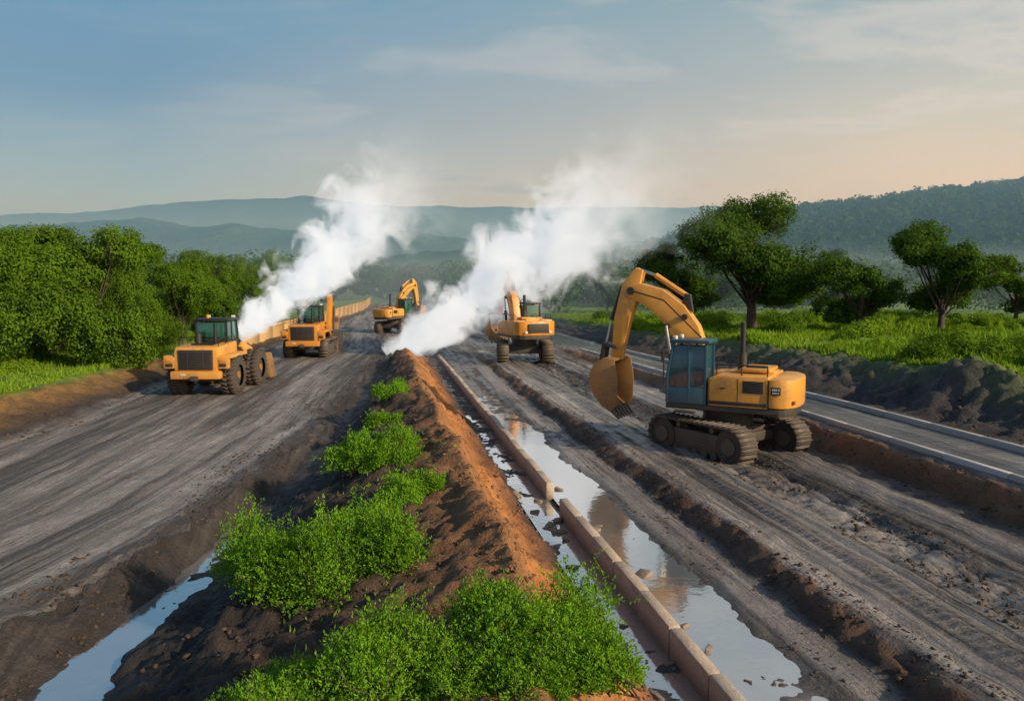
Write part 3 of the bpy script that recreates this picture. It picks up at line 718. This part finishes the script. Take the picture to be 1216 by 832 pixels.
TL3=tree_mesh('bushy_tree',13,7.8,5.8,.3,42000,.15,LEAF_L,-.2,21,.16,.17,.29,.95,.8)
for (m,xx,yv,ro,sc,sz) in [(TL1,-21.0,39.0,0,.98,1.08),(TL2,-25.6,36.4,1,1.05,1.2),(TL2,-20.9,44.5,2,.66,.92),(TL3,-24.6,45,3,1.0,1.02),(TL1,-22.2,53,4,.78,.86),(TL3,-23.6,61,1,.85,.85),(TL1,-24.4,41.5,2.6,.9,1.1),
      (TL2,-24.0,68,.5,.75,1.),(TL1,-31,50,2.2,1.1,1.2),(TL2,-25.2,77,3,.85,1.2),(TL3,-30,64,.2,1.05,1.05),(TL1,-26.5,88,1.2,.85,1.05),(TL3,-33,78,5,1.1,1.02),(TL1,-38,66,3,1.1,1.15),(TL2,-29,100,3,1.,1.45),(TL3,-44,56,2,1.2,1.1),(TL2,-36,92,1,1.1,1.4),(TL2,-29.5,44,4,1.,1.25),(TL1,-27.5,72,.7,.9,1.05)]:
    put('bushy_tree',m,xx,yv,ro,sc,sz)
TR1=tree_mesh('broadleaf_tree',24,9.2,11.0,1.8,62000,.19,LEAF_R,1.7,36,.34,.13,.23,.85,.6)
TR2=tree_mesh('broadleaf_tree',22,6.6,7.0,1.2,30000,.16,LEAF_R,1.3,25,.20,.13,.23,.8,.7,.9,-.9)
TR3=tree_mesh('broadleaf_tree',29,4.8,5.6,.8,20000,.15,LEAF_R,.7,20,.16,.14,.25,.8,.7)
TR4=tree_mesh('broadleaf_tree',26,7.8,6.8,1.2,22000,.20,LEAF_R,.9,18,.24,.15,.27,.85,.7)
put('broadleaf_tree',TR1,16.6,55.0,.3,1.05,1.03);put('broadleaf_tree',TR4,12.4,61,1,.95,.86)
put('broadleaf_tree',TR2,25.4,47,1.4,1.05,1.03);put('broadleaf_tree',TR3,21.2,48.6,2,1.05)
put('broadleaf_tree',TR3,38,60,.5,1.1);put('broadleaf_tree',TR4,33,80,2,.9);put('broadleaf_tree',TR3,27,82,.9,1.3);put('broadleaf_tree',TR1,50,92,.9,.75)
put('broadleaf_tree',TR4,21,88,.9,1.);put('broadleaf_tree',TR4,12,100,.4,.85);put('broadleaf_tree',TR2,24,104,4,1.1);put('broadleaf_tree',TR4,5,112,3,.9)
rng=np.random.default_rng(77)
def bush_mesh(seed,mat):
    global rng
    rng=np.random.default_rng(seed);a=Acc();nb=9
    b=np.stack([rng.uniform(-1,1,nb),rng.uniform(-.8,.8,nb),rng.uniform(.1,.45,nb),rng.uniform(.35,.65,nb)],1)
    k=rng.integers(0,nb,6500);d=rdir(6500)*rng.uniform(.6,1.1,(6500,1));P=b[k,:3]+d*b[k,3:4];P[:,2]=np.maximum(P[:,2],-.1)
    leaves(a,P,rng.uniform(.08,.15,6500),rng.uniform(.04,.08,6500),0,None,d);return a.mesh('bush',[mat])
BM=[bush_mesh(1,GRASS),bush_mesh(2,GRASS),bush_mesh(3,LEAF_L)]
rng=np.random.default_rng(5);random.seed(9)
for i in range(110):
    yv=random.uniform(25,78);c=random.uniform(20.5,48);xx=c-.175*yv
    put('bush',random.choice(BM),xx,yv,random.random()*6,random.uniform(.5,1.7),random.uniform(.5,1.35))
for i in range(14):
    yv=random.uniform(30,70);put('bush',random.choice(BM),np.interp(yv,YR,FX[1])-random.uniform(2,6),yv,random.random()*6,random.uniform(.5,1.1),random.uniform(.4,.9))
def grass(n,xf,y0,y1,size):
    yv=y0*(y1/y0)**rng.random(n);xv=xf(yv,rng.random(n));cl=fbm(xv*.25,yv*.25,71,3);kp=cl+rng.random(n)*.8>.15;xv=xv[kp];yv=yv[kp]
    zv=height(xv,yv)[0];m=len(xv);L=rng.uniform(.5,1.3,m)*size*(.7+np.clip(cl[kp],0,1)*1.5)
    D=np.stack([rng.normal(size=m)*.35,rng.normal(size=m)*.35,np.ones(m)],1);a=Acc()
    leaves(a,np.stack([xv,yv,zv+L*.3],1),L,L*.13+.02,0,D);a.obj('grass',[GRASS])
grass(110000,lambda y,t:(20.0+t*t*40)-.175*y,18,90,.42)
grass(30000,lambda y,t:np.interp(y,YR,FX[1])-t*t*16+.3,15,70,.3)
grass(900,lambda y,t:np.interp(y,YR,FX[10])+(t-.5)*3,6,40,.09)

# ---------------------------------------------------------------- distant trees
rng=np.random.default_rng(99)
def forest(name,xy,hh,ww,nq,ls,mat,z0):
    a=Acc();n=len(xy);nb=5
    for i in range(nb):
        c=np.stack([xy[:,0]+rng.uniform(-.3,.3,n)*ww,xy[:,1]+rng.uniform(-.3,.3,n)*ww,z0+hh*rng.uniform(.25,.80,n)],1);r=ww*rng.uniform(.24,.36,n)
        d=rdir(n*nq).reshape(n,nq,3);d[...,2]*=.8
        P=(c[:,None]+d*r[:,None,None]).reshape(-1,3)
        L=np.repeat(ls,nq)*rng.uniform(.6,1.3,n*nq);leaves(a,P,L,L*.75,0,None,d.reshape(-1,3))
    a.obj(name,[mat])
n=1100
yv=88*(300/88)**rng.random(n);xv=rng.uniform(-1,1,n)*(yv*.75+20)
xr=-.175*np.minimum(yv,175)
keep=~((yv<172)&(xv>xr-8.5-(yv<120)*2)&(xv<xr+17+0*yv))
keep&=~((xv>0)&(yv<115)&(rng.random(n)<.75))
xv=xv[keep];yv=yv[keep];n=len(xv)
hh=rng.uniform(5.5,9.5,n)+np.clip((yv-120)/100,0,2)*1.0
forest('distant_trees',np.stack([xv,yv],1),hh,hh*rng.uniform(.8,1.1,n),90,np.clip(yv*.0045,.38,1.1),LEAF_D,np.full(n,0.))

# ---------------------------------------------------------------- hills
def hill(name,x0,x1,y0,y1,nx,ny,fn,mat):
    xs=np.linspace(x0,x1,nx);ys=np.linspace(y0,y1,ny);X_,Y_=np.meshgrid(xs,ys);z_=fn(X_.ravel(),Y_.ravel())
    I=np.arange(nx*ny).reshape(ny,nx);F_=np.stack([I[:-1,:-1],I[:-1,1:],I[1:,1:],I[1:,:-1]],-1).reshape(-1,4)
    a=Acc();a.add(np.stack([X_.ravel(),Y_.ravel(),z_],1),F_);a.obj(name,[mat],True)
HF=mat_hill('far_hill_forest',(.016,.05,.065),(.03,.075,.085),.008)  # farther ridges tinted bluer: distance haze put into the forest base colour
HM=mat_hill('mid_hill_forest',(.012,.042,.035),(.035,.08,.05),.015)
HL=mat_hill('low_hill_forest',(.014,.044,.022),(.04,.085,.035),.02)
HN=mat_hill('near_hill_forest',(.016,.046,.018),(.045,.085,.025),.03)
def rg(v,c,w):return np.exp(-((v-c)/w)**2)
far=lambda x,y:-5+rg(y,1700,330)*(154+10*fbm(x*.0016,y*.001,1,3)*2+20*rg(x,-520,260)+11*rg(x,150,180)-10*rg(x,-1100,300)-30*sstep(500,900,x))*(.97+.05*fbm(x*.012,y*.012,2,4))
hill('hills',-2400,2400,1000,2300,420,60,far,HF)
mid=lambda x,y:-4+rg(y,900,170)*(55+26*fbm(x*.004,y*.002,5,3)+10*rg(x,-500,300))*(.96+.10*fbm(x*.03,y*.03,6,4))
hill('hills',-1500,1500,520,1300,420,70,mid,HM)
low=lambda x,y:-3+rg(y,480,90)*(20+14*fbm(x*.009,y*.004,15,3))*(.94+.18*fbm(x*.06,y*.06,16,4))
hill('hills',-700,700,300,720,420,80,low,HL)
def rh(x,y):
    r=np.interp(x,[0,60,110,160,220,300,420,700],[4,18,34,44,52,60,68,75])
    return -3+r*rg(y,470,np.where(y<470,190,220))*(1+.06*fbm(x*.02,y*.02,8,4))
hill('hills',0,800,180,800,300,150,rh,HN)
n=3600;xv=rng.uniform(20,520,n);yv=rng.uniform(200,500,n);k=(xv/yv<.8);xv=xv[k];yv=yv[k];n=len(xv)
zz=rh(xv,yv);forest('hill_trees',np.stack([xv,yv],1),rng.uniform(4,8.5,n),rng.uniform(6,10,n),14,np.full(n,1.9),LEAF_H,zz-1.5)

# ---------------------------------------------------------------- haze
T=NT('haze');v_=T.n('VolumeScatter',{'Color':(.33,.68,1.,1),'Density':.00125,'Anisotropy':.1});T.t.links.new(v_.outputs[0],T.out.inputs[1])
bm=bmesh.new();bmesh.ops.create_cube(bm,size=1);bmesh.ops.scale(bm,vec=(5000,2900,110),verts=bm.verts);bmesh.ops.translate(bm,vec=(0,1450+66,52),verts=bm.verts)
fin('haze',bm,T.m,None)
T=NT('mist');v_=T.n('VolumeScatter',{'Color':(.60,.85,1.,1),'Density':.0040,'Anisotropy':.1});T.t.links.new(v_.outputs[0],T.out.inputs[1])
bm=bmesh.new();bmesh.ops.create_cube(bm,size=1);bmesh.ops.scale(bm,vec=(500,130,9),verts=bm.verts);bmesh.ops.translate(bm,vec=(40,72+65,4),verts=bm.verts)
fin('mist',bm,T.m,None)

# ---------------------------------------------------------------- smoke
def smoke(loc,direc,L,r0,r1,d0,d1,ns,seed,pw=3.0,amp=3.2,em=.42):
    T=NT('smoke');p=T.n('TexCoord').outputs['Object'];sp=T.n('SeparateXYZ',{0:p})
    x_,y_,z_=sp.outputs
    u=T.mr(x_,0,L,0,1);Rr=T.math('ADD',T.math('MULTIPLY',T.math('POWER',u,.85),r1-r0),r0)
    r=T.math('SQRT',T.math('ADD',T.math('MULTIPLY',y_,y_),T.math('MULTIPLY',z_,z_)))
    rn=T.math('DIVIDE',r,Rr)
    n=T.n('TexNoise',{'Vector':T.n('Mapping',{0:p,1:(seed,0,0)}).outputs[0],'Scale':ns,'Detail':3.5,'Roughness':.62,'Distortion':.5}).outputs[0]
    e=T.math('ADD',T.math('SUBTRACT',.80,rn),T.math('MULTIPLY',T.math('SUBTRACT',n,.5),amp))
    e=T.mr(e,0.,.45,0,1,True)
    dd=T.math('ADD',T.math('MULTIPLY',T.math('POWER',T.math('SUBTRACT',1.,u,clamp=True),pw),d0-d1),d1)
    dens=T.math('MULTIPLY',T.math('MULTIPLY',e,dd),T.mr(u,.45,1.,1.,0.,True))
    sc=T.n('VolumePrincipled',{'Color':(.98,.99,1,1),'Density':dens,'Anisotropy':.0,'Emission Color':(.90,.95,1,1),'Emission Strength':T.math('MULTIPLY',dens,em)})  # smoke glows by added emission, standing in for multiply scattered light
    T.t.links.new(sc.outputs[0],T.out.inputs[1])
    bm=bmesh.new();rings=[]
    k=14;m=8
    for i in range(m+1):
        t=i/m;rr=(r0+(r1-r0)*t**.85)*1.45+.15
        rings.append([bm.verts.new((t*L,rr*math.cos(2*math.pi*j/k),rr*math.sin(2*math.pi*j/k))) for j in range(k)])
    for i in range(m):
        for j in range(k):bm.faces.new((rings[i][j],rings[i][(j+1)%k],rings[i+1][(j+1)%k],rings[i+1][j]))
    bm.faces.new(rings[0]);bm.faces.new(rings[-1])
    o=fin('smoke',bm,T.m,None);o.location=loc;o.rotation_euler=Vector(direc).to_track_quat('X','Z').to_euler();return o
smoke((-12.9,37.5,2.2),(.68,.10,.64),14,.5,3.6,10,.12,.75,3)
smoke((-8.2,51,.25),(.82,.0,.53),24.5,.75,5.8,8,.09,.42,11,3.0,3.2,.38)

# ---------------------------------------------------------------- light
el=R_(25);az=R_(124)
S_=Vector((math.sin(az)*math.cos(el),math.cos(az)*math.cos(el),math.sin(el)))
sl=bpy.data.lights.new('sun','SUN');sl.energy=5.0;sl.angle=R_(1.0);sl.color=(1,.80,.56)
so=bpy.data.objects.new('sun',sl);COL.objects.link(so);so.rotation_euler=S_.to_track_quat('Z','Y').to_euler()
w=bpy.data.worlds.new('World');scene.world=w;w.use_nodes=True;w.node_tree.nodes.clear()
T=NT.__new__(NT);T.t=w.node_tree;T.out=T.t.nodes.new('ShaderNodeOutputWorld')
sky=T.n('TexSky');sky.sky_type='NISHITA';sky.sun_disc=False;sky.sun_elevation=el;sky.sun_rotation=az;sky.dust_density=2.5
b1=T.n('Background',{0:sky.outputs[0],1:.05})
g=T.n('TexCoord').outputs['Generated'];sp=T.n('SeparateXYZ',{0:g});X_,Y_,Z_=sp.outputs
def ramp(f,st):
    nd=T.n('ValToRGB',{0:f});cr=nd.color_ramp
    while len(cr.elements)<len(st):cr.elements.new(.5)
    for e_,(p,c) in zip(cr.elements,st):e_.position=p;e_.color=tuple(c)+(1,)
    return nd.outputs[0]
lf=ramp(Z_,[(0,(.27,.40,.50)),(.09,(.20,.34,.46)),(.2,(.02,.12,.28)),(.34,(.04,.20,.35)),(1,(.03,.09,.2))])
rt=ramp(Z_,[(0,(.95,.70,.40)),(.10,(.86,.66,.42)),(.2,(.62,.57,.44)),(.34,(.26,.38,.40)),(1,(.05,.13,.26))])
wn=T.noise(T.n('Mapping',{0:g,3:(1.2,1.2,4)}).outputs[0],1.5,4,.55)
fx=T.mr(T.math('ADD',X_,T.math('MULTIPLY',T.math('SUBTRACT',wn,.5),.45)),-.40,.52,0,1)
c=T.mix(fx,lf,rt)
den=T.math('ADD',T.math('MAXIMUM',Z_,0.),.16)
pv=T.n('CombineXYZ',{0:T.math('DIVIDE',X_,den),1:T.math('DIVIDE',Y_,den),2:0.}).outputs[0]
cn=T.noise(T.n('Mapping',{0:pv,1:(.4,.2,0),2:(0,0,.10),3:(.75,1.6,1)}).outputs[0],1.2,7,.58,.35)
cm=T.noise(T.n('Mapping',{0:pv,1:(3,1,0),3:(.6,1,1)}).outputs[0],.6,2,.5)
cv=T.math('ADD',cn,T.math('MULTIPLY',T.math('SUBTRACT',cm,.5),.8))
cv=T.math('ADD',cv,T.mr(X_,-.5,.4,-.04,.04))
cf=T.math('MULTIPLY',T.mr(cv,.46,.72,0,.75,True),T.mr(Z_,.05,.12,0,1,True))
edge=T.math('MULTIPLY',T.mr(cv,.50,.60,0,1,True),T.mr(cv,.74,.60,0,1,True))
c=T.mix(cf,c,T.mix(fx,(.10,.21,.33),(.34,.38,.41)))
c=T.mix(T.math('MULTIPLY',edge,T.math('MULTIPLY',T.mr(Z_,.05,.12,0,.42,True),T.mr(fx,.1,1,.1,1.))),c,(.95,.82,.66))
b2=T.n('Background',{0:c,1:.82})
ad=T.n('AddShader',{0:b1.outputs[0],1:b2.outputs[0]});T.t.links.new(ad.outputs[0],T.out.inputs[0])
